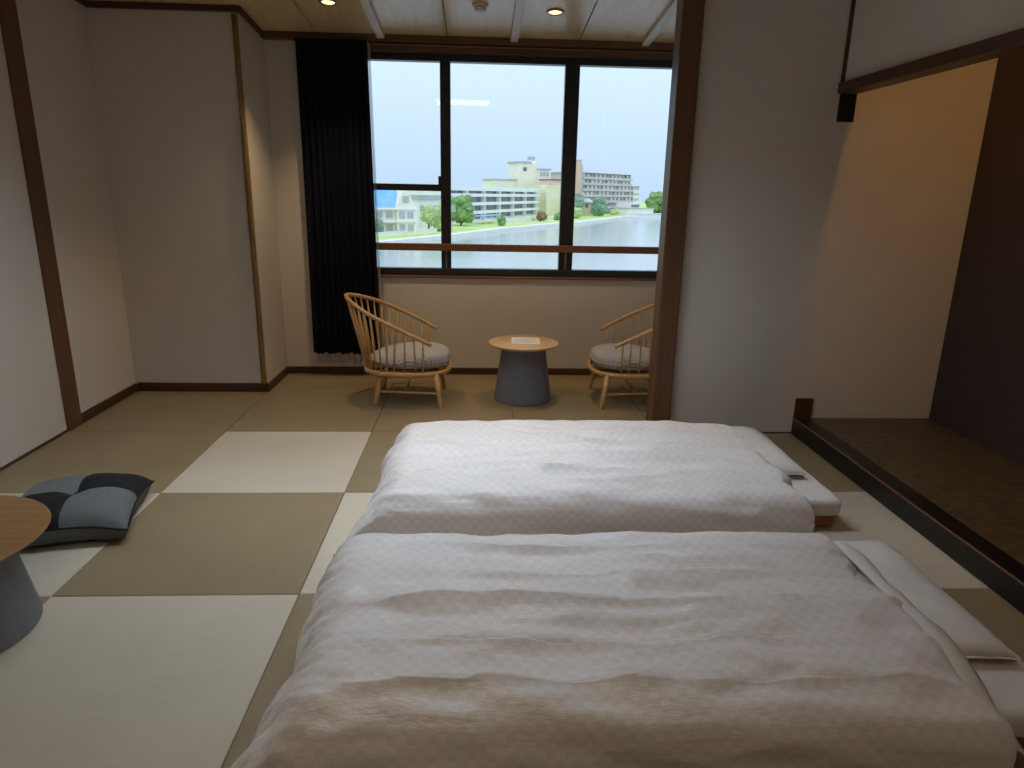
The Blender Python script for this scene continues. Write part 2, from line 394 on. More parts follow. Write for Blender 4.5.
# baseboards
def bb(name, x0, x1, y0, y1, h, label, m):
    return struct(MB().box(x0, x1, y0, y1, 0, h, .003).build(name, m), label, 'baseboard')
bb('baseboard_window', -1.515, XV, YW - .015, YW, .055, 'dark wooden baseboard below the window', 'dark_wood_x')
bb('baseboard_block_front', XL + .015, -1.515, 4.84, 4.855, .064, 'dark wooden baseboard across the front of the wall block', 'dark_wood_x')
bb('baseboard_block_side', -1.53, -1.515, 4.855, YW - .015, .060, 'dark wooden baseboard on the side of the wall block', 'dark_wood_y')
bb('baseboard_left', XL, XL + .015, 4.125, 4.84, .062, 'dark wooden baseboard at the left of the window bay', 'dark_wood_y')
bb('baseboard_left_room', XL, XL + .012, YB, 3.99, .014, 'thin brown strip at the foot of the left wall', 'dark_wood_y')
bb('baseboard_partition', 1.17, 1.965, YP - .008, YP, .008, 'thin dark strip at the foot of the partition', 'dark_wood_x')

# posts
po = MB().box(XL - .02, XL + .018, 3.99, 4.125, -.01, 2.75, .003)
struct(po.build('trim_post_left', 'post_wood'), 'brown wooden post against the left wall', 'post')
po = MB().box(1.052, 1.168, 3.925, 4.06, -.01, 2.75, .006)
struct(po.build('trim_pillar', 'post_wood'), 'tall brown wooden pillar at the end of the partition', 'pillar')
# bamboo corner strip
prof = []
r0 = .0195; nodes = [0.0, .38, .75, 1.13, 1.52, 1.92, 2.41]
z = 0.0
for a, b in zip(nodes, nodes[1:]):
    prof += [(r0 * 1.10, a), (r0 * 1.02, a + .008), (r0 * .96, a + .05), (r0 * .95, (a + b) / 2), (r0 * .98, b - .04), (r0 * 1.06, b - .012), (r0 * 1.10, b - .004)]
o = MB().lathe(prof, 20, (-1.549, 4.846, .064)).build('trim_bamboo_pole', 'bamboo', smooth=True)
struct(o, 'slim bamboo pole at the corner of the jutting wall block', 'pole')

# ------------------------------------------------------------------ alcove (tokonoma)
al = struct(empty('alcove_platform', (0, 0, 0)), 'raised alcove floor of mottled dark stone behind a black lacquered edge beam', 'platform')
MB().box(2.066, XA, .9, YP, 0, .100).build('platform_slab', 'alcove_stone', al)
MB().box(XR, 2.066, .9, YP - .012, 0, .106, .004, 2).build('edge_beam', 'black_lacquer', al)
MB().box(XR - .0015, XR + .007, .9, YP - .012, .099, .1075, .002).build('edge_highlight', 'rail_wood', al)['label'] = 'brown strip painting the warm highlight along the arris of the beam'  # brown wood stands in for warm light reflected on the chamfer
struct(MB().box(1.965, 2.08, .9, YP, 1.985, 2.04, .004).build('trim_alcove_beam', 'dark_wood_y'), 'dark wooden beam across the top of the alcove opening', 'beam')
struct(MB().box(1.982, 2.077, YP - .010, YP, 1.84, 1.985, .002).build('trim_alcove_stub', 'black_lacquer'), 'short black wooden block under the end of the alcove beam', 'trim')
struct(MB().box(1.967, 2.077, YP - .012, YP, 0, .23, .002).build('trim_alcove_foot', 'dark_wood'), 'short dark wooden block standing at the foot of the alcove corner', 'trim')
struct(MB().box(1.975, 1.997, YP - .012, YP, 2.04, 2.75, .002).build('trim_alcove_strip', 'dark_wood'), 'narrow dark strip in the corner above the alcove beam', 'trim')
# warm tube lamp fixed behind the alcove header
tl = tag(empty('alcove_tube_lamp', (2.13, 2.45, 2.42)), 'warm tube lamp hidden behind the wall above the alcove', 'lamp')
MB().box(-.055, .03, -1.0, 1.0, .03, .07, .004).build('housing', 'plastic_white', tl)
MB().tube([(0, -.95, 0), (0, .95, 0)], .014, 12).build('tube', 'alcove_tube_glow', tl, True)

# ------------------------------------------------------------------ window
win = struct(empty('window_1', (0, 0, 0)), 'wide black aluminium window with a view over the river', 'window')
f = MB()
YF0, YF1 = 5.415, 5.495
f.box(-1.25, 2.57, YF0, YF1, .785, .845, .004).box(-1.25, 2.57, YF0, YF1, 2.33, 2.43, .004)
f.box(-1.25, -1.20, YF0, YF1, .845, 2.33, .004).box(2.52, 2.57, YF0, YF1, .845, 2.33, .004)
f.build('window_frame', 'black_frame', win)
MB().box(-.297, -.221, 5.425, 5.487, .845, 2.33, .004).build('mullion', 'black_frame', win)
MB().box(.621, .729, 5.425, 5.487, .845, 2.33, .004).build('mullion', 'black_frame', win)
MB().box(1.60, 1.676, 5.425, 5.487, .845, 2.33, .004).build('mullion', 'black_frame', win)
MB().box(-.262, -.252, 5.418, 5.425, .845, 1.0, .001).build('meeting_strip', 'metal_trim', win)
MB().box(.668, .680, 5.418, 5.425, .845, 1.0, .001).build('meeting_strip', 'metal_trim', win)
MB().box(-1.20, -.297, 5.432, 5.475, 1.425, 1.474, .003).build('sash_rail', 'black_frame', win)
MB().box(-.315, -.297, 5.42, 5.445, 1.45, 1.535, .003).build('latch', 'black_frame', win)
for (a, b, z0, z1) in ((-1.20, -.297, .845, 1.425), (-1.20, -.297, 1.474, 2.33), (-.221, .621, .845, 2.33), (.729, 1.60, .845, 2.33), (1.676, 2.52, .845, 2.33)):
    MB().box(a, b, 5.452, 5.457, z0, z1).build('glass_pane', 'window_glass', win)
MB().box(-1.25, 2.57, YW - .02, YF0, .775, .790, .003).build('window_sill', 'rail_wood', win)
hr = tag(MB().box(-1.25, 2.57, 5.36, 5.40, .983, 1.037, .006, 2).build('handrail', 'rail_wood'), 'brown wooden handrail running across the window', 'handrail', kind='structure')

# ------------------------------------------------------------------ curtains
def pleated(name, mat, xa, xb, y, z0, z1, n, amp, thick, jag=0.0, parent=None, seed=1):
    rnd = random.Random(seed); bm = bmesh.new(); nu, nv = n * 10, 14
    ph = [rnd.uniform(.75, 1.25) for _ in range(n + 2)]
    cols = []
    for i in range(nu + 1):
        u = i / nu; k = u * n; a = ph[int(k)] * (1 - (k % 1)) + ph[int(k) + 1] * (k % 1)
        col = []
        for j in range(nv + 1):
            v = j / nv; z = z0 + (z1 - z0) * v
            if j == 0: z += jag * math.sin(k * 2 * PI * .5 + 1)
            y_ = y + amp * a * math.sin(2 * PI * k + .5 * math.sin(3 * v + k)) * (1 - .25 * v)
            x_ = xa + (xb - xa) * u + .006 * math.sin(4 * PI * k) + (1 - v) * .03 * max(0, u - .3) * 1.4
            col.append(bm.verts.new((x_, y_, z)))
        cols.append(col)
    for a, b in zip(cols, cols[1:]):
        for j in range(nv): bm.faces.new((a[j], b[j], b[j + 1], a[j + 1]))
    me = bpy.data.meshes.new(name); bm.to_mesh(me); bm.free()
    o = mk(name, me, mat, parent, True)
    if thick:
        md = o.modifiers.new('thickness', 'SOLIDIFY'); md.thickness = thick; md.offset = 0
    return o
cu = tag(empty('blackout_curtain', (-1.03, 5.275, .19)), 'gathered navy blackout curtain left of the window', 'curtain')
pleated('drape', 'navy_cloth', -1.285 + 1.03, -.795 + 1.03, 0, 0, 2.225, 11, .028, .004, .006, cu)
MB().box(-.255, .235, -.012, .012, 2.205, 2.238, .003).build('heading_tape', 'navy_cloth', cu)
sh = tag(empty('sheer_curtain', (-1.03, 5.335, .095)), 'white sheer curtain peeping out below the navy curtain', 'curtain')
pleated('drape', 'sheer_cloth', -1.285 + 1.03, -.78 + 1.03, 0, 0, 2.31, 12, .012, 0, .005, sh, 4)
MB().box(-.25, .25, -.006, .006, 2.30, 2.33, .002).build('heading_tape', 'sheer_cloth', sh)

# ------------------------------------------------------------------ ceiling fittings
slope_M = Matrix.Rotation(math.atan(-.1), 4, 'X')
def downlight(x, y, label):
    t = tag(empty('downlight', (x, y, ceil_z(y))), label, 'light', 'downlights in the window bay ceiling')
    t.rotation_euler = (math.atan(-.1), 0, 0)
    MB().lathe([(.040, -.001), (.052, -.001), (.056, -.004), (.055, -.008), (.044, -.010), (.040, -.006), (.040, -.001)], 40, cap=False).build('trim_ring', 'metal_trim', t, True)
    MB().lathe([(.0398, -.0005), (.030, -.0055), (.001, -.0065)], 32, cap=False).build('bulb', 'downlight_glow', t, True)
    L = bpy.data.lights.new('downlight_beam', 'SPOT'); L.energy = DOWN_W; L.color = (1.0, .70, .38)
    L.spot_size = math.radians(105); L.spot_blend = .8; L.shadow_soft_size = .03
    lo = bpy.data.objects.new('downlight_beam', L); COL.objects.link(lo); lo.parent = t; lo.location = (0, 0, -.03)
    return t
downlight(-.937, 4.724, 'warm recessed downlight above the left armchair')
downlight(.467, 4.770, 'warm recessed downlight above the side table')
sd = tag(empty('smoke_detector', (-.004, 4.69, ceil_z(4.69))), 'small white smoke detector on the board ceiling', 'detector')
sd.rotation_euler = (math.atan(-.1), 0, 0)
MB().lathe([(.030, 0), (.048, 0), (.050, -.004), (.050, -.012), (.046, -.016), (.03, -.016)], 36).build('base', 'plastic_white', sd, True)
MB().lathe([(.034, -.014), (.036, -.030), (.032, -.038), (.016, -.041), (.002, -.041)], 36).build('sensor_cap', 'plastic_white', sd, True)
# added daylight-white fill lamp, out of view; louvres keep it off the walls
bl = tag(empty('louvred_fill_lamp', (-.40, 2.92, 2.75)), 'added long daylight-white fill lamp with deep louvres, out of view above the beds', 'lamp')
tr_ = MB()
for a_ in (-1, 1):
    tr_.box(-1.0, 1.0, a_ * .085 - .01, a_ * .085 + .01, -.19, 0, .002); tr_.box(a_ * .99 - .01, a_ * .99 + .01, -.075, .075, -.19, 0, .002)
tr_.build('trough', 'dark_wood_x', bl)
MB().box(-.97, .97, -.07, .07, -.045, -.020, .008, 2).build('diffuser', 'bed_fill_glow', bl)
for k_ in range(4):
    x_ = -.60 + .40 * k_
    MB().box(x_ - .003, x_ + .003, -.074, .074, -.185, -.048).build('louvre_fin', 'plastic_grey', bl)
# main-room ceiling lamp, above and behind the picture
ml = tag(empty('ceiling_lamp', (-.25, .45, 2.75)), 'square paper-shaded ceiling lamp over the near end of the room', 'lamp')
fr = MB()
for a in (-1, 1):
    fr.box(-.40, .40, a * .39 - .012, a * .39 + .012, -.12, 0, .003); fr.box(a * .39 - .012, a * .39 + .012, -.38, .38, -.12, 0, .003)
fr.build('lamp_frame', 'dark_wood_x', ml)
MB().box(-.377, .377, -.377, .377, -.105, -.095, .002).build('lamp_shade', 'lamp_paper', ml)

# ------------------------------------------------------------------ spindle armchairs
def bez(p, n):
    return [tuple((1 - t) ** 3 * a + 3 * (1 - t) ** 2 * t * b + 3 * (1 - t) * t * t * c + t ** 3 * d for a, b, c, d in zip(*p)) for t in [k / n for k in range(n + 1)]]
def rim_pt(t):
    """seat rim, t=0 at the front right-hand side, 0.5 at the back, going round"""
    a = PI * 2 * t
    c, s_ = math.cos(a), math.sin(a); e = 2 / 2.7
    x = .29 * math.copysign(abs(c) ** e, c); y = .265 * math.copysign(abs(s_) ** e, s_)
    y *= 1 - .13 * max(0, -x / .29)
    return Vector((x + .004, y, .238))
def arm_pt(t):
    """U-shaped arm bow: t 0..1 from one tip round the back to the other"""
    if t > .5:
        p = arm_pt(1 - t); return Vector((p.x, -p.y, p.z))
    half = bez(((.185, -.295), (-.02, -.335), (-.18, -.32), (-.27, -.24)), 20) + bez(((-.27, -.24), (-.35, -.165), (-.405, -.08), (-.41, 0)), 16)[1:]
    d = [0]
    for a, b in zip(half, half[1:]): d.append(d[-1] + math.hypot(a[0] - b[0], a[1] - b[1]))
    s_ = t * 2 * d[-1]
    for i in range(len(d) - 1):
        if s_ <= d[i + 1] or i == len(d) - 2:
            k = (s_ - d[i]) / (d[i + 1] - d[i]); x = half[i][0] + k * (half[i + 1][0] - half[i][0]); y = half[i][1] + k * (half[i + 1][1] - half[i][1]); break
    q = (.185 - x) / .595
    z = .445 + .285 * (q ** .92)
    return Vector((x, y, z))
def make_chair():
    t = empty('spindle_armchair')
    # bent rim
    bm = MB(); n = 64
    rp_ = [rim_pt(k / n) for k in range(n)]
    v = []
    for p in rp_:
        o_ = Vector((p.x, p.y, 0)).normalized()
        ring = []
        for dx, dz in ((-.012, -.016), (.012, -.016), (.014, 0), (.010, .012), (-.010, .012)):
            ring.append(bm.bm.verts.new(p + o_ * dx + Vector((0, 0, dz))))
        v.append(ring)
    for k in range(n):
        a, b = v[k], v[(k + 1) % n]
        for q in range(5): bm.bm.faces.new((a[q], a[(q + 1) % 5], b[(q + 1) % 5], b[q]))
    bm.build('seat_rim', 'chair_wood', t, True)
    # seat slats carrying the cushion
    for y in (-.14, 0, .14):
        MB().box(-.272, .272, y - .02, y + .02, .224, .236, .003).build('seat_slat', 'chair_wood', t)
    # arm bow
    pts = [arm_pt(k / 60) for k in range(61)]
    MB().tube(pts, [.0135 if 2 < k < 58 else .012 for k in range(61)], 12).build('arm_bow', 'chair_wood', t, True)
    # spindles
    N = 25
    for k in range(N):
        s_ = k / (N - 1)
        ta = .035 + .93 * s_
        tr = .200 + .60 * s_
        a, b = rim_pt(1 - tr), arm_pt(ta)
        if a.y * b.y < 0 and abs(a.y) > .02: a = rim_pt(tr)
        a = a + Vector((0, 0, .006))
        m_ = (a + b) / 2
        MB().tube([a, m_, b], [.0062, .0072, .0052], 8).build('spindle', 'chair_wood', t, True)
    # legs
    for (fx, fy, tx, ty) in ((.245, -.262, .205, -.215), (.245, .252, .205, .215), (-.205, -.190, -.165, -.185), (-.205, .190, -.165, .185)):
        MB().tube([(fx, fy, 0), (fx * .997 + tx * .003, fy, .012), (fx * .5 + tx * .5, fy * .5 + ty * .5, .118), (tx, ty, .232)], [.0135, .0145, .018, .021], 12).build('leg', 'chair_wood', t, True)
    for sgn in (-1, 1):
        MB().tube([(-.19, sgn * .188, .10), (.225, sgn * .238, .10)], .008, 8).build('stretcher', 'chair_wood', t, True)
    MB().tube([(.0, -.213, .10), (.0, .213, .10)], .008, 8).build('stretcher', 'chair_wood', t, True)
    # cushion
    bm = bmesh.new(); NU, NV = 56, 16; rows = []
    for j in range(NV + 1):
        ph = -PI / 2 + PI * j / NV
        cr = math.copysign(abs(math.cos(ph)) ** .42, math.cos(ph)); sz = math.copysign(abs(math.sin(ph)) ** .75, math.sin(ph))
        row = []
        for i in range(NU):
            p = rim_pt(i / NU)
            x, y = p.x * .965 * cr + .012, p.y * .955 * cr
            z = .308 + (.052 if sz > 0 else .056) * sz
            if sz > 0: z += .022 * (1 - (x / .3) ** 2) * (1 - (y / .3) ** 2) * sz - .02 * max(0, -x / .3) + .012 * x / .3
            row.append(bm.verts.new((x, y, z)))
        rows.append(row)
    for a, b in zip(rows, rows[1:]):
        for i in range(NU): bm.faces.new((a[i], a[(i + 1) % NU], b[(i + 1) % NU], b[i]))
    bmesh.ops.remove_doubles(bm, verts=bm.verts, dist=.0005)
    bmesh.ops.recalc_face_normals(bm, faces=bm.faces)
    me = bpy.data.meshes.new('cushion'); bm.to_mesh(me); bm.free()
    cu_ = mk('cushion', me, 'cushion_stripe', t, True)
    pip = [Vector((rim_pt(k / 64).x * .968 + .012, rim_pt(k / 64).y * .958, .308)) for k in range(65)]
    MB().tube(pip, .0035, 6).build('piping', 'cushion_stripe', cu_, True)
    return t
ch = make_chair(); ch.location = (-.5, 4.72, 0)
tag(ch, 'blond wood spindle armchair with grey cushion, beside the navy curtain', 'armchair', 'spindle armchairs by the window')
ch2 = copy_tree(ch); ch2.location = (1.09, 4.72, 0); ch2.rotation_euler = (0, 0, PI)
tag(ch2, 'blond wood spindle armchair with grey cushion, partly behind the pillar', 'armchair', 'spindle armchairs by the window')

# ------------------------------------------------------------------ round tables
def round_table(loc, r, h, rb, rt, top_mat, label):
    t = tag(empty('round_side_table', loc), label, 'table', 'round tables with grey cone bases')
    th = .022
    MB().lathe([(.0, h - th), (r - .022, h - th), (r - .006, h - th * .45), (r, h - th * .2), (r - .001, h - .002), (r - .004, h), (.0, h)], 72, cap=False).build('table_top', top_mat, t, True)
    autosmooth(t.children[0], 40)
    MB().lathe([(rb - .006, 0), (rb, .003), (rb, .012), (rt, h - th - .004), (rt - .004, h - th)], 64).build('cone_base', 'grey_lacquer', t)
    autosmooth(t.children[1], 40)
    return t
round_table((.314, 4.715, 0), .247, .415, .204, .152, 'oak_top', 'round oak-topped table with grey cone base between the armchairs')
round_table((-1.735, 2.02, 0), .332, .343, .262, .205, 'walnut_top', 'round brown-topped table with grey cone base at the left edge')
lf = tag(empty('leaflet', (.33, 4.75, .4155), math.radians(-3)), 'white printed leaflet lying on the round oak table', 'leaflet')
MB().box(-.10, .10, -.105, .105, 0, .0015).build('sheet', 'paper_white', lf)
for k, (a, b, y0_, y1_) in enumerate(((-.07, .070, .015, .040), (-.085, .080, -.030, -.015), (-.085, .080, -.055, -.045), (-.085, .05, -.080, -.072))):
    MB().box(a, b, y0_, y1_, .0015, .0018).build('print_block', 'paper_blue', lf)

# ------------------------------------------------------------------ floor cushion
def make_zabuton(loc, rz):
    t = tag(empty('floor_cushion', loc, rz), 'square floor cushion of grey and black patches beside the brown-topped table', 'cushion')
    h = .250; N = 24
    def P(u, v, top):
        # u,v in -1..1
        e = .055
        x = h * u * (1 - e * (1 - v * v) * abs(u)); y = h * v * (1 - e * (1 - u * u) * abs(v))
        k = max(0, (1 - u ** 4)) ** .55 * max(0, (1 - v ** 4)) ** .55
        z = .066 + .026 * max(0, 1 - (u * v) ** 2) + .078 * k
        if top:
            d = math.hypot(u, v); z -= .026 * math.exp(-(d / .22) ** 2)
            for w_ in (u, v): z -= .008 * math.exp(-(w_ / .05) ** 2) * k
        else: z = .066 + .026 * max(0, 1 - (u * v) ** 2) - .092 * k ** .45
        z += .004 * noise.noise((u * 3, v * 3, 5 if top else 9))
        return (x, y, max(z, .001))
    def patch(name, mat, u0, u1, v0, v1, top):
        bm = bmesh.new(); vv = [[bm.verts.new(P(u0 + (u1 - u0) * i / N, v0 + (v1 - v0) * j / N, top)) for j in range(N + 1)] for i in range(N + 1)]
        for i in range(N):
            for j in range(N):
                q = (vv[i][j], vv[i + 1][j], vv[i + 1][j + 1], vv[i][j + 1]); bm.faces.new(q if top else tuple(reversed(q)))
        me = bpy.data.meshes.new(name); bm.to_mesh(me); bm.free(); return mk(name, me, mat, t, True)
    patch('patch', 'denim_grey', -1, 0, 0, 1, True); patch('patch', 'black_cloth', 0, 1, 0, 1, True)
    patch('patch', 'black_cloth', -1, 0, -1, 0, True); patch('patch', 'denim_grey', 0, 1, -1, 0, True)
    patch('underside', 'denim_grey', -1, 1, -1, 1, False)
    pts = []
    for s_ in range(4):
        for k in range(16):
            w_ = -1 + 2 * k / 16
            u, v = ((w_, -1), (1, w_), (-w_, 1), (-1, -w_))[s_]; pts.append(P(u, v, True))
    pts.append(pts[0])
    MB().tube(pts, .0045, 6).build('piping', 'black_cloth', t, True)
    MB().lathe([(.001, .138), (.008, .140), (.006, .144), (.001, .146)], 10, cap=False).build('tuft', 'black_cloth', t, True)
    return t
make_zabuton((-1.735, 2.80, 0), math.radians(13))

# ------------------------------------------------------------------ futon beds
def soft_box(name, mat, x0, x1, y0, y1, z0, z1, r, parent, seed=0, n=(60, 30), wob=.004):
    """cushiony slab: rounded edges, slightly uneven faces"""
    bm = bmesh.new()
    bmesh.ops.create_cube(bm, size=1)
    for v in bm.verts: v.co = Vector(((x0 + x1) / 2 + v.co.x * (x1 - x0), (y0 + y1) / 2 + v.co.y * (y1 - y0), (z0 + z1) / 2 + v.co.z * (z1 - z0)))
    bmesh.ops.bevel(bm, geom=list(bm.edges), offset=r, segments=4, profile=.5, affect='EDGES')
    for ax, cnt in ((0, n[0]), (1, n[1])):
        lo, hi = (x0, x1) if ax == 0 else (y0, y1)
        for k in range(1, cnt):
            c = lo + r + (hi - lo - 2 * r) * k / cnt
            no = [0, 0, 0]; no[ax] = 1; co = [0, 0, 0]; co[ax] = c
            bmesh.ops.bisect_plane(bm, geom=list(bm.verts) + list(bm.edges) + list(bm.faces), plane_co=co, plane_no=no)
    bm.normal_update()
    for v in bm.verts:
        if v.co.z > z0 + .004:
            v.co += v.normal * wob * noise.noise(v.co * 7 + Vector((seed, 0, 0)))
    bmesh.ops.recalc_face_normals(bm, faces=bm.faces)
    me = bpy.data.meshes.new(name); bm.to_mesh(me); bm.free()
    return mk(name, me, mat, parent, True)
def mattress(x0, x1, y0, y1, label, seed):
    t = tag(empty('futon_mattress', ((x0 + x1) / 2, (y0 + y1) / 2, 0)), label, 'mattress', 'futon mattresses on the floor')
    dx, dy = (x1 - x0) / 2, (y1 - y0) / 2
    soft_box('pad', 'pad_terracotta', -dx + .02, dx - .02, -dy + .02, dy - .02, 0, .068, .022, t, seed)
    soft_box('sheeted_topper', 'sheet_white', -dx, dx, -dy, dy, .062, .145, .026, t, seed + 3, wob=.006)
    return t
def pillow(cx, cy, lx, ly, z, h, label, seed):
    t = tag(empty('pillow', (cx, cy, z)), label, 'pillow', 'pillows at the right end of the beds')
    bm = bmesh.new(); N, M_ = 30, 44
    for top in (1, 0):
        vv = []
        for i in range(N + 1):
            row = []
            for j in range(M_ + 1):
                u, v = -1 + 2 * i / N, -1 + 2 * j / M_
                k = max(0, 1 - u ** 4) ** .6 * max(0, 1 - v ** 6) ** .6
                zz = h * .32 + (h * .68 * k if top else -h * .32 * k)
                zz += .004 * noise.noise((u * 4 + seed, v * 5, top * 4)) * k
                row.append(bm.verts.new((lx / 2 * u * (1 - .03 * (1 - v * v)), ly / 2 * v * (1 - .03 * (1 - u * u)), max(zz, 0.001))))
            vv.append(row)
        for i in range(N):
            for j in range(M_):
                q = (vv[i][j], vv[i + 1][j], vv[i + 1][j + 1], vv[i][j + 1]); bm.faces.new(q if top else tuple(reversed(q)))
    bmesh.ops.remove_doubles(bm, verts=bm.verts, dist=.0004)
    me = bpy.data.meshes.new('pillow_case'); bm.to_mesh(me); bm.free()
    mk('pillow_case', me, 'sheet_white', t, True)
    # corded seam round the case
    pts = []
    for q_ in range(4):
        for k in range(14):
            w_ = -1 + 2 * k / 14; u, v = ((w_, -1), (1, w_), (-w_, 1), (-1, -w_))[q_]
            pts.append((lx / 2 * u * (1 - .03 * (1 - v * v)), ly / 2 * v * (1 - .03 * (1 - u * u)), h * .32))
    pts.append(pts[0])
    MB().tube(pts, .0028, 6).build('piping', 'lining_white', t, True)
    return t
def edge_map(a, r):
    if a <= 0: return a, 0.0
    if a < r * PI / 2: return r * math.sin(a / r), r * (1 - math.cos(a / r))
    return r, r + (a - r * PI / 2)
def duvet(x0, x1, y0, y1, ztop, hang_l, hang_r, hang_f, hang_b, creases, label, seed, lining=False, rl=.13, rR=.08, rf=.085, rb=.11):
    """padded quilt: flat top, rounded shoulders, hanging sides that spread where they meet the floor"""
    cx, cy = (x0 + x1) / 2, (y0 + y1) / 2
    t = tag(empty('duvet', (cx, cy, 0)), label, 'duvet', 'chequered damask duvets')
    bm = bmesh.new(); uvl = bm.loops.layers.uv.new('uv')
    NX, NY = 200, 280
    ua, ub = x0 + rl - hang_l, x1 - rR + hang_r
    va, vb = y0 + rf - hang_f, y1 - rb + hang_b
    vv = []; uvs = {}
    for i in range(NX + 1):
        u = ua + (ub - ua) * i / NX; row = []
        for j in range(NY + 1):
            v = va + (vb - va) * j / NY
            right = u > x1 - rR
            if u < x0 + rl: ox, dxz = edge_map(x0 + rl - u, rl); x = x0 + rl - ox
            elif right: ox, dxz = edge_map(u - (x1 - rR), rR); x = x1 - rR + ox
            else: x, dxz = u, 0
            if v < y0 + rf: oy, dyz = edge_map(y0 + rf - v, rf); y = y0 + rf - oy
            elif v > y1 - rb: oy, dyz = edge_map(v - (y1 - rb), rb); y = y1 - rb + oy
            else: y, dyz = v, 0
            # domed, padded top
            fx = min(1, max(0, (u - x0) / .4)) * min(1, max(0, (x1 - u) / .4)); fy = min(1, max(0, (v - y0) / .3)) * min(1, max(0, (y1 - v) / .3))
            zt = ztop + .018 * (fx * fy) ** .5
            drop = math.hypot(dxz, dyz) if (dxz and dyz) else dxz + dyz
            z = zt - drop
            fr_ = max(0, min(1, (y1 - y) / (y1 - y0)))       # 1 at the near side
            if dxz > rl * .6 and not right: x -= (dxz - rl * .6) * (.12 + .75 * fr_ ** 2.2)
            lim = .152 if (right and y0 + .19 < y < y1 - .02) else .012
            if z < lim:
                ex = lim - z; z = lim + .003 * noise.noise((u * 9, v * 9, seed))
                if u < x0 + rl: x -= ex * .3 * fr_
                if v < y0 + rf: y -= ex * .25
                elif v > y1 - rb: y += ex * .3
            if dyz > rf: y += (dyz - rf) * (.10 if v > cy else .02)
            vtx = bm.verts.new((x - cx, y - cy, z)); row.append(vtx); uvs[vtx] = (u, v)
        vv.append(row)
    for i in range(NX):
        for j in range(NY):
            fc = bm.faces.new((vv[i][j], vv[i + 1][j], vv[i + 1][j + 1], vv[i][j + 1]))
            for lp in fc.loops: lp[uvl].uv = uvs[lp.vert]
    bm.normal_update()
    disp = []
    for vtx in bm.verts:
        u, v = uvs[vtx]; d = 0
        # long soft billows running with the length of the bed
        d += .028 * noise.noise((u * 1.3 + seed, v * 7.5, seed * 1.7)) + .020 * noise.noise((u * 3.5 + seed, v * 13 + u * 2, 3.1))
        d += .013 * noise.noise((u * 9, v * 22, seed + 8.8))
        # fine gathers near the foot end and across the corner
        kr = max(0, min(1, (u - x1 + .6) / .5))
        d += kr * .014 * noise.noise((u * 2.5 + v * 2.0 + seed, v * 6 - u * 5, 7.7))
        kf = math.exp(-((u - x0) / .16) ** 2)
        d += kf * .010 * noise.noise((u * 6, v * 28 + u * 9, seed + 2.2))
        for (v0, amp, bow, ph, ua_, ub_) in creases:
            vc = v0 + bow * math.sin((u - x0) * 1.7 + ph) + .003 * math.sin(u * 7 + ph * 3)
            q = v - vc; s_ = (u - ua_) / (ub_ - ua_)
            if s_ <= 0 or s_ >= 1: continue
            fade = min(1, s_ * 8) * min(1, (1 - s_) * 6)
            # a soft roll that ends in a sharp tuck
            if q < 0: d += fade * amp * math.exp(q / .035)
            else: d += fade * amp * .25 * math.exp(-q / .05) - fade * amp * .9 * math.exp(-(q / .007) ** 2)
        d *= (.35 + .65 * min(1, max(0, (y1 - v) / .22))) * (.45 + .55 * min(1, max(0, (v - y0) / .12)))
        d *= max(0, min(1, (vtx.co.z - .012) / .07))
        disp.append(d)
    nrm = [v.normal.copy() for v in bm.verts]
    for vtx, d, n_ in zip(bm.verts, disp, nrm):
        vtx.co += n_ * d
        if vtx.co.z < .006: vtx.co.z = .006
    me = bpy.data.meshes.new('quilt'); bm.to_mesh(me); bm.free()
    o = mk('quilt', me, 'damask_white', t, True)
    md = o.modifiers.new('thickness', 'SOLIDIFY'); md.thickness = .010; md.offset = -1
    if lining:
        # folded white lining edge showing along the head end
        bm = bmesh.new(); n1, n2 = 60, 8; g_ = []
        for i in range(n1 + 1):
            s_ = i / n1; y = y0 + .02 + (y1 - y0 - .15) * s_
            w_ = .085 + .02 * noise.noise((s_ * 6, seed, 0)); xo = x1 - .035 + .012 * noise.noise((s_ * 4, seed, 5))
            g_.append([bm.verts.new((xo + w_ * k / n2 - cx, y - cy, (.262 if s_ > .33 else .262 - (.33 - s_) * .30) - .030 * (k / n2) ** 1.5 + .006 * math.sin(PI * k / n2) + .004 * noise.noise((s_ * 14, k / n2 * 2, 1)))) for k in range(n2 + 1)])
        for a, b in zip(g_, g_[1:]):
            for k in range(n2): bm.faces.new((a[k], a[k + 1], b[k + 1], b[k]))
        me = bpy.data.meshes.new('lining'); bm.to_mesh(me); bm.free()
        l_ = mk('lining', me, 'lining_white', t, True); md = l_.modifiers.new('thickness', 'SOLIDIFY'); md.thickness = .006; md.offset = -1
        l_['label'] = 'white lining edge turned out at the head end'
    return t
mattress(-.34, 1.615, 2.70, 3.63, 'white-sheeted futon mattress on a terracotta pad, of the bed nearer the window', 1)
mattress(-.36, 1.60, 1.42, 2.36, 'white-sheeted futon mattress of the bed nearest the viewer', 5)
pillow(1.36, 3.23, .36, .62, .152, .080, 'white pillow tucked under the duvet of the bed nearer the window', 1)
pillow(1.35, 1.93, .39, .66, .152, .074, 'white pillow tucked under the duvet of the bed nearest the viewer', 4)
duvet(-.44, 1.385, 2.515, 3.53, .245, .29, .17, .27, .25,
      [(2.74, .022, .02, .3, -.3, 1.2), (2.92, .026, .025, 1.2, -.1, 1.35), (3.12, .024, .03, 2.0, 0.2, 1.38), (3.28, .020, .015, .2, .0, 1.2)],
      'white chequered damask duvet on the bed nearer the window', 2)
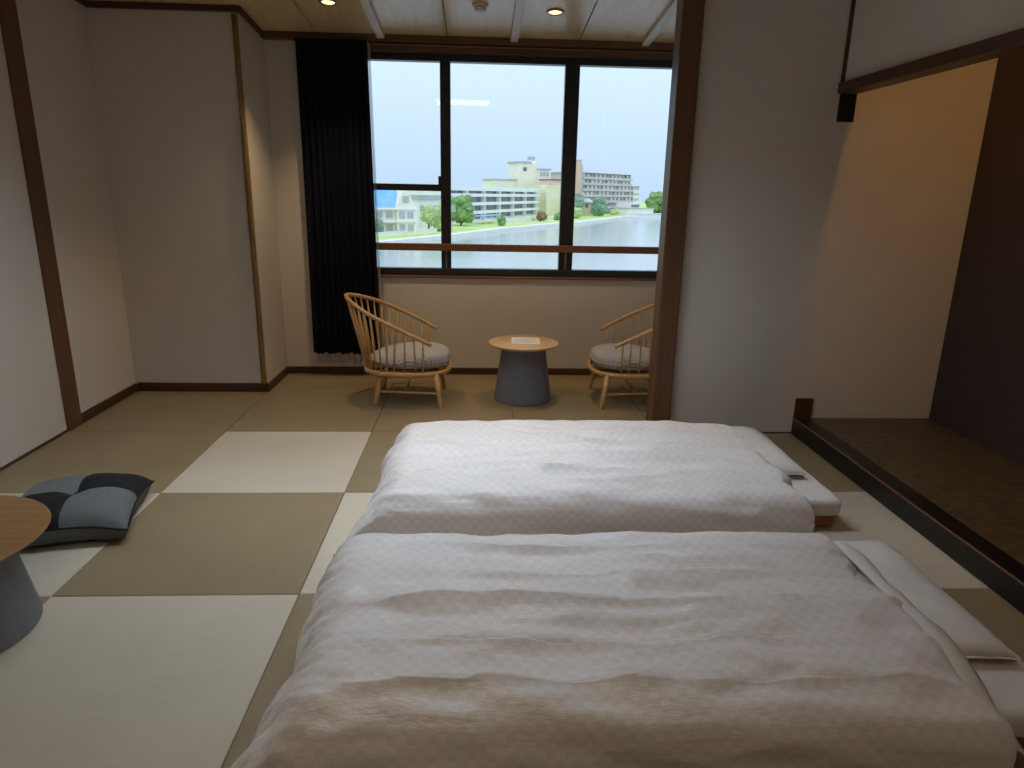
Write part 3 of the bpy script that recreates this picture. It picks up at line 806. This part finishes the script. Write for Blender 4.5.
duvet(-.50, 1.29, 1.285, 2.25, .262, .30, .16, .36, .26,
      [(1.40, .030, .010, .4, -.45, 1.30), (1.74, .030, .012, 2.1, -.4, 1.15), (2.05, .026, .008, .9, -.3, 1.25), (1.90, .016, .02, 3.0, -.1, 1.2), (1.58, .018, .02, 4.0, -.35, .9)],
      'white chequered damask duvet on the bed nearest the viewer', 9, True)

# ------------------------------------------------------------------ outdoors
ZW, ZG = -9.0, -8.2
wt = struct(MB().box(-400, 900, 60, 1500, ZW - .5, ZW).build('ground_river', 'water'), 'pale calm river outside the window', 'river')
bank = [(-70, 96), (-19, 136), (-6.2, 163), (5.6, 193), (27, 235), (32, 240), (48, 277), (63, 312), (84, 334), (130, 345), (300, 380)]
poly = bank + [(600, 900), (-400, 900), (-400, 96)]
struct(MB().prism(poly, ZW - .4, ZG).build('ground_bank', 'grass_bank'), 'green grassy bank across the river', 'bank')
k = MB()
for (a, b) in zip(bank, bank[1:]):
    d = (Vector((b[0] - a[0], b[1] - a[1]))).normalized(); n_ = Vector((d.y, -d.x))
    k.prism([(a[0] + n_.x * 1.2, a[1] + n_.y * 1.2), (b[0] + n_.x * 1.2, b[1] + n_.y * 1.2), (b[0] - n_.x * .6, b[1] - n_.y * .6), (a[0] - n_.x * .6, a[1] - n_.y * .6)], ZW - .3, ZG + .08)
struct(k.build('ground_embankment', 'concrete_pale'), 'pale concrete kerb along the far river bank', 'embankment')

def frame(A, B):
    d = Vector((B[0] - A[0], B[1] - A[1], 0)); L = d.length; return math.atan2(d.y, d.x), L
def place(name, A, B, z, label, cat, group=None):
    """thing whose local x runs along the facade A->B, local y goes away from the viewer"""
    rz, L = frame(A, B); t = tag(empty(name, (A[0], A[1], z), rz), label, cat, group); return t, L
# long white hotel with balconies
t, L = place('hotel_building', (-9.5, 207), (26, 305), ZG, 'long white four-storey hotel with balcony rows across the river', 'building')
H = 10.6
MB().box(0, L, 1.6, 22, 0, H).build('wall', 'building_white', t)
MB().box(-.3, L + .3, 0, 22.3, H - .8, H + .6).build('parapet', 'building_white', t)
nb = 19; bw = L / nb
wm = None
for fl in range(4):
    z0 = fl * 2.72
    MB().box(0, L, -.2, 1.7, z0 - .2 if fl else 0, z0 + .75 if fl else .3).build('balcony', 'building_white', t)
    for i in range(nb):
        if wm is None:
            o = MB().box(.35, bw - .35, 1.45, 1.65, .8, 2.35).build('window', 'window_dark', t); wm = o.data
            wm2 = o.data.copy(); wm2.materials.clear(); wm2.materials.append(MATS['window_mid'])
        else: o = mk('window', wm if (i * 7 + fl * 3) % 3 else wm2, None, t)
        o.location = (i * bw, 0, z0)
for i in range(0, nb + 1, 3):
    MB().box(i * bw - .25, i * bw + .25, -.1, 1.7, 0, H).build('pier', 'building_white', t)
# cream tower behind it
t, L = place('tower_building', (18, 318), (40, 326), ZG, 'stepped cream tower rising behind the long white hotel', 'building')
MB().box(-11.5, 2, 4, 16, 0, 14.6).build('lower_wing', 'building_cream', t); MB().box(-12, 2.4, 3.6, 16.4, 14.6, 15.2).build('roof', 'roof_grey', t)
MB().box(0, 9, 2, 14, 0, 22.3).build('wall', 'building_cream', t); MB().box(-.8, 6, 1.5, 14.5, 22.3, 22.9).build('roof', 'roof_grey', t)
MB().box(5.5, 9.5, 4, 10, 22, 23.5).build('machine_room', 'building_white', t); MB().box(6.6, 9.0, 5, 8, 23.5, 25.2).build('water_tank', 'roof_grey', t)
MB().box(9, 14.5, 0, 12, 0, 19.5).build('stair_wing', 'building_cream', t); MB().box(8.8, 15, -.4, 12.4, 19.5, 20).build('roof', 'roof_grey', t)
MB().box(2, 3.8, 1.85, 2.05, 18.8, 20.4).build('window', 'window_dark', t)
for i in range(3):
    for j in range(2): MB().box(9.6 + i * 1.6, 10.7 + i * 1.6, -.12, .1, 13.6 + j * 3.2, 15.2 + j * 3.2).build('window', 'window_mid', t)
# yellow block
t, L = place('apartment_building', (28.5, 302), (39.5, 307), ZG, 'plain yellow block at the end of the long white hotel', 'building')
MB().box(0, 6.6, 0, 16, 0, 12.2).build('wall', 'building_yellow', t); MB().box(-.2, 6.8, -.2, 16.2, 12.2, 12.7).build('roof', 'building_cream', t)
MB().box(6.6, 11.4, 1.2, 16, 0, 12.4).build('stair_wing', 'building_cream', t)
MB().box(4.2, 12.2, 4, 14, 12.4, 14.8).build('penthouse', 'building_pink', t); MB().box(3.8, 12.6, 3.6, 14.4, 14.8, 15.4).build('roof', 'roof_brown', t)
for j in range(4): MB().box(7.2, 10.8, 1.05, 1.25, 1.4 + j * 2.8, 2.8 + j * 2.8).build('window', 'window_mid', t)
MB().box(1.2, 2.0, -.1, .1, 12.7, 13.8).build('vent', 'roof_grey', t)
# pink tower
t, L = place('tower_building', (42.6, 331), (47.6, 332), ZG, 'slim pinkish-brown tower beside the grey hotel', 'building')
MB().box(0, 4.6, 0, 6, 0, 24.2).build('wall', 'building_pink', t); MB().box(4.6, 5.6, 1, 6, 0, 22.4).build('side_fin', 'building_grey', t); MB().box(-.1, 4.7, -.1, 6.1, 24.2, 24.6).build('roof', 'roof_grey', t)
# low dark-roofed houses
t, L = place('low_house', (38.5, 314), (52.5, 321), ZG, 'low reddish house with dark roofs below the pink tower', 'house')
MB().box(0, 13.5, 0, 8, 0, 6.2).build('wall', 'building_pink', t)
m = MB().box(-.8, 9, -.9, 8.5, 7.6, 9.6)
for v in m.bm.verts:
    if v.co.z > 9: v.co.y = 3.8 + (v.co.y - 3.8) * .15
m.build('roof', 'roof_brown', t)
m = MB().box(6, 14.4, -1.0, 8.5, 5.8, 7.4)
for v in m.bm.verts:
    if v.co.z > 7: v.co.y = 3.8 + (v.co.y - 3.8) * .2
m.build('roof', 'roof_grey', t); MB().box(0, 8.6, 0, 8, 6.2, 7.6).build('upper_wall', 'building_grey', t)
for i in range(4): MB().box(1 + i * 3.1, 2.6 + i * 3.1, -.1, .1, 3.4, 5).build('window', 'window_dark', t)
# grey resort hotel
t, L = place('resort_building', (49.3, 339), (81.0, 372), ZG, 'grey seven-storey hotel with rows of windows beyond the river bend', 'building')
FH = 2.75; nf = 7
lens = [1.0, 1.0, 1.0, 1.0, 1.0, .97, .955]
MB().box(0, L, 1.2, 20, 0, FH * 4).build('wall', 'building_grey', t); MB().box(0, L * .955, 1.2, 20, FH * 4, FH * nf).build('upper_wall', 'building_grey', t)
m = MB().box(-.8, L * .97, -.6, 20.5, FH * nf, FH * nf + 1.9)
for v in m.bm.verts:
    if v.co.z > FH * nf + 1: v.co.y = 10 + (v.co.y - 10) * .3; v.co.x = L * .45 + (v.co.x - L * .45) * .78
m.build('roof', 'roof_grey', t)
nb = 13; bw = L / nb; wmesh = None
for fl in range(nf):
    MB().box(0, L * lens[fl], -.1, 1.3, fl * FH - .15, fl * FH + .95).build('balcony', 'building_grey' if fl else 'roof_brown', t)
    for i in range(nb if lens[fl] == 1 else nb - 1):
        if wmesh is None:
            o = MB().box(.25, bw - .5, 1.05, 1.3, .9, 2.3).build('window', 'building_white', t); wmesh = o.data
            wdark = wmesh.copy(); wdark.materials.clear(); wdark.materials.append(MATS['window_mid'])
        else: o = mk('window', wdark if (fl == 1 or (fl * 5 + i * 3) % 4 == 0) else wmesh, None, t)
        o.location = (i * bw, 0, fl * FH)
for i in range(0, nb + 1):
    MB().box(i * bw - .2, i * bw + .1, .2, 1.3, 0, FH * (nf if i < nb else 5)).build('pier', 'building_grey', t)
MB().box(L, L + 8.5, 2, 18, 0, FH * 5 - .3).build('side_wing', 'building_grey', t)
MB().box(L - .2, L + 8.9, 1.6, 18.4, FH * 5 - .3, FH * 5 + .2).build('roof', 'roof_grey', t)
for fl in range(4):
    for i in range(3): mk('window', wmesh, None, t).location = (L + .5 + i * 2.6, .8, fl * FH + 1.2)
# white low boathouse with quay
t, L = place('boathouse', (71.5, 337), (86, 347), ZG, 'low white waterside building in front of the grey hotel', 'building')
MB().box(0, L, 0, 10, 0, 3.0).build('wall', 'building_white', t); MB().box(1.0, L * .45, .3, 9.5, 3.0, 5.6).build('upper_wall', 'building_white', t)
MB().box(-.4, L + .4, -.5, 10.4, 3.0, 3.35).build('roof', 'roof_grey', t); MB().box(1.8, L * .42, .15, .4, 3.7, 4.9).build('window', 'window_dark', t)
t, L = place('quay_wall', (66, 317), (125, 338), ZW, 'white quay wall standing in the water by the grey hotel', 'wall')
MB().box(0, L, 0, 1.2, -.2, 1.9).build('wall', 'building_white', t); MB().box(0, L, -.3, 1.4, 1.9, 2.1).build('coping', 'concrete_pale', t)
# blue-roofed house
t, L = place('gabled_house', (-25.2, 153), (-12.9, 159), ZG, 'cream gabled house with a bright blue roof across the river', 'house')
MB().box(0, 10.2, 0, 9, 0, 5.6).build('wall', 'building_cream', t)
m = MB().box(-1, 8.6, -.8, 9.8, 5.6, 10.6)
for v in m.bm.verts:
    if v.co.z > 10: v.co.y = 4.5 + (v.co.y - 4.5) * .12
m.build('roof', 'roof_blue', t)
g_ = MB(); g_.prism([(0, 0), (4.9, 0), (2.45, 5.2)], 0, 6.0)
for v in g_.bm.verts: v.co = Vector((7.1 + v.co.x, -.9 + v.co.z, 5.5 + v.co.y))
g_.build('gable', 'building_cream', t)
MB().box(7.4, 11.8, -.9, 5, 0, 5.6).build('front_bay', 'building_cream', t)
MB().box(8.8, 10.2, -1.05, -.85, 7.0, 8.4).build('window', 'window_mid', t)
for fl in range(2):
    for i in range(3): MB().box(.7 + i * 2.3, 2.1 + i * 2.3, -.12, .1, .9 + fl * 2.7, 2.3 + fl * 2.7).build('window', 'window_mid', t)
    MB().box(8.0, 9.2, -1.05, -.85, .9 + fl * 2.7, 2.3 + fl * 2.7).build('window', 'window_mid', t); MB().box(9.9, 11.2, -1.05, -.85, .9 + fl * 2.7, 2.3 + fl * 2.7).build('window', 'window_mid', t)
    MB().box(-.3, 12.0, -1.3, 0, 2.75 + fl * 2.7, 3.1 + fl * 2.7).build('eave_band', 'building_white', t)
# white house behind the pale trees
t, L = place('low_house', (-15.5, 177), (-8, 186), ZG, 'pale low house half hidden behind the pale green trees', 'house')
MB().box(0, L, 0, 8, 0, 7.5).build('wall', 'building_white', t); MB().box(-.5, L + .5, -.6, 8.5, 7.5, 8.5).build('roof', 'roof_grey', t)
for i in range(4): MB().box(1 + i * 3.6, 3.2 + i * 3.6, -.12, .1, 4.2, 6).build('window', 'window_mid', t)
# garden wall
t, L = place('garden_wall', (-24, 143), (-10.2, 168), ZG, 'long white garden wall in front of the blue-roofed house', 'wall')
MB().box(0, L, 0, .5, 0, .75).build('wall', 'building_white', t); MB().box(-.1, L + .1, -.1, .6, .75, .95).build('coping', 'concrete_pale', t)
t, L = place('garden_wall', (6, 216), (33, 279), ZG, 'low pale wall between the white hotel and the grass', 'wall')
MB().box(0, L, 0, .4, 0, 1.0).build('wall', 'concrete_pale', t); MB().box(-.1, L + .1, -.1, .5, 1.0, 1.15).build('coping', 'building_white', t)
t, L = place('canopy', (0.5, 213), (6.8, 229), ZG, 'low pale blue canopy before the white hotel', 'canopy')
MB().box(0, L, 0, 3, 2.2, 2.5).build('roof', 'roof_blue', t)
for i in range(4): MB().box(i * L / 3.2, i * L / 3.2 + .15, .2, .35, 0, 2.2).build('post', 'building_white', t)

def tree(x, y, h, w_, mat, label, seed, z=ZG, group='trees across the river'):
    t = tag(empty('broadleaf_tree', (x, y, z)), label, 'tree', group)
    rnd = random.Random(seed)
    MB().tube([(0, 0, -.2), (.1, 0, h * .25), (0, .1, h * .6)], [h * .035, h * .028, h * .012], 7).build('trunk', 'bark', t, True)
    bm = bmesh.new()
    for k in range(16):
        a, q = rnd.uniform(0, 2 * PI), rnd.random() ** .5
        zz = rnd.uniform(.24, .86); rad = w_ * .5 * (1 - abs(zz - .5) * .9)
        c = Vector((rad * .62 * q * math.cos(a), rad * .62 * q * math.sin(a), h * zz)); s_ = w_ * rnd.uniform(.17, .27)
        r = bmesh.ops.create_icosphere(bm, subdivisions=3, radius=s_, matrix=Matrix.Translation(c))
        for v in r['verts']:
            d = v.co - c; v.co = c + d * (1 + .45 * noise.noise(v.co * (5.5 / w_) + Vector((seed, k, 0))) + .35 * noise.noise(v.co * (19 / w_) + Vector((k, seed, 3))))
    me = bpy.data.meshes.new('crown'); bm.to_mesh(me); bm.free()
    mk('crown', me, mat, t); return t
tree(-5.4, 203, 8.4, 8.6, 'leaf_green', 'round dark green tree standing left of the white hotel', 1)
tree(-12.2, 168, 7.6, 3.6, 'leaf_pale', 'slim pale green tree next to the blue-roofed house', 2)
tree(-9.8, 173, 6.2, 5.2, 'leaf_pale', 'bushy pale green tree behind the garden wall end', 3)
tree(-21.8, 150.5, 3.6, 3.0, 'leaf_blue', 'small dark shrub in front of the blue-roofed house', 4)
tree(6.4, 208, 2.6, 3.2, 'leaf_green', 'small round bush on the grass before the white hotel', 5, group='bushes on the bank')
tree(21.5, 245, 3.2, 4.0, 'leaf_russet', 'russet bush at the right end of the white hotel', 6, group='bushes on the bank')
tree(40.6, 299, 8.0, 9, 'leaf_blue', 'dark green tree in front of the low reddish house', 7)
tree(53.0, 312, 8.0, 8.5, 'leaf_blue', 'dark green tree at the left foot of the grey hotel', 8)
tree(38.2, 279, 3.6, 7, 'leaf_pale', 'pale green hedge bush by the river kerb', 9, group='bushes on the bank')
tree(63.5, 330, 2.4, 5, 'leaf_pale', 'low pale bush on the bank before the grey hotel', 10, group='bushes on the bank')
tree(97.5, 385, 9.5, 13, 'leaf_green', 'tall green tree right of the grey hotel, nearest to it', 11)
tree(114, 401, 9.5, 15, 'leaf_green', 'broad green tree beyond the grey hotel, farthest right', 12)
tree(28.6, 257, 2.2, 3.4, 'leaf_green', 'low dark bush beside the yellow block', 13, group='bushes on the bank')
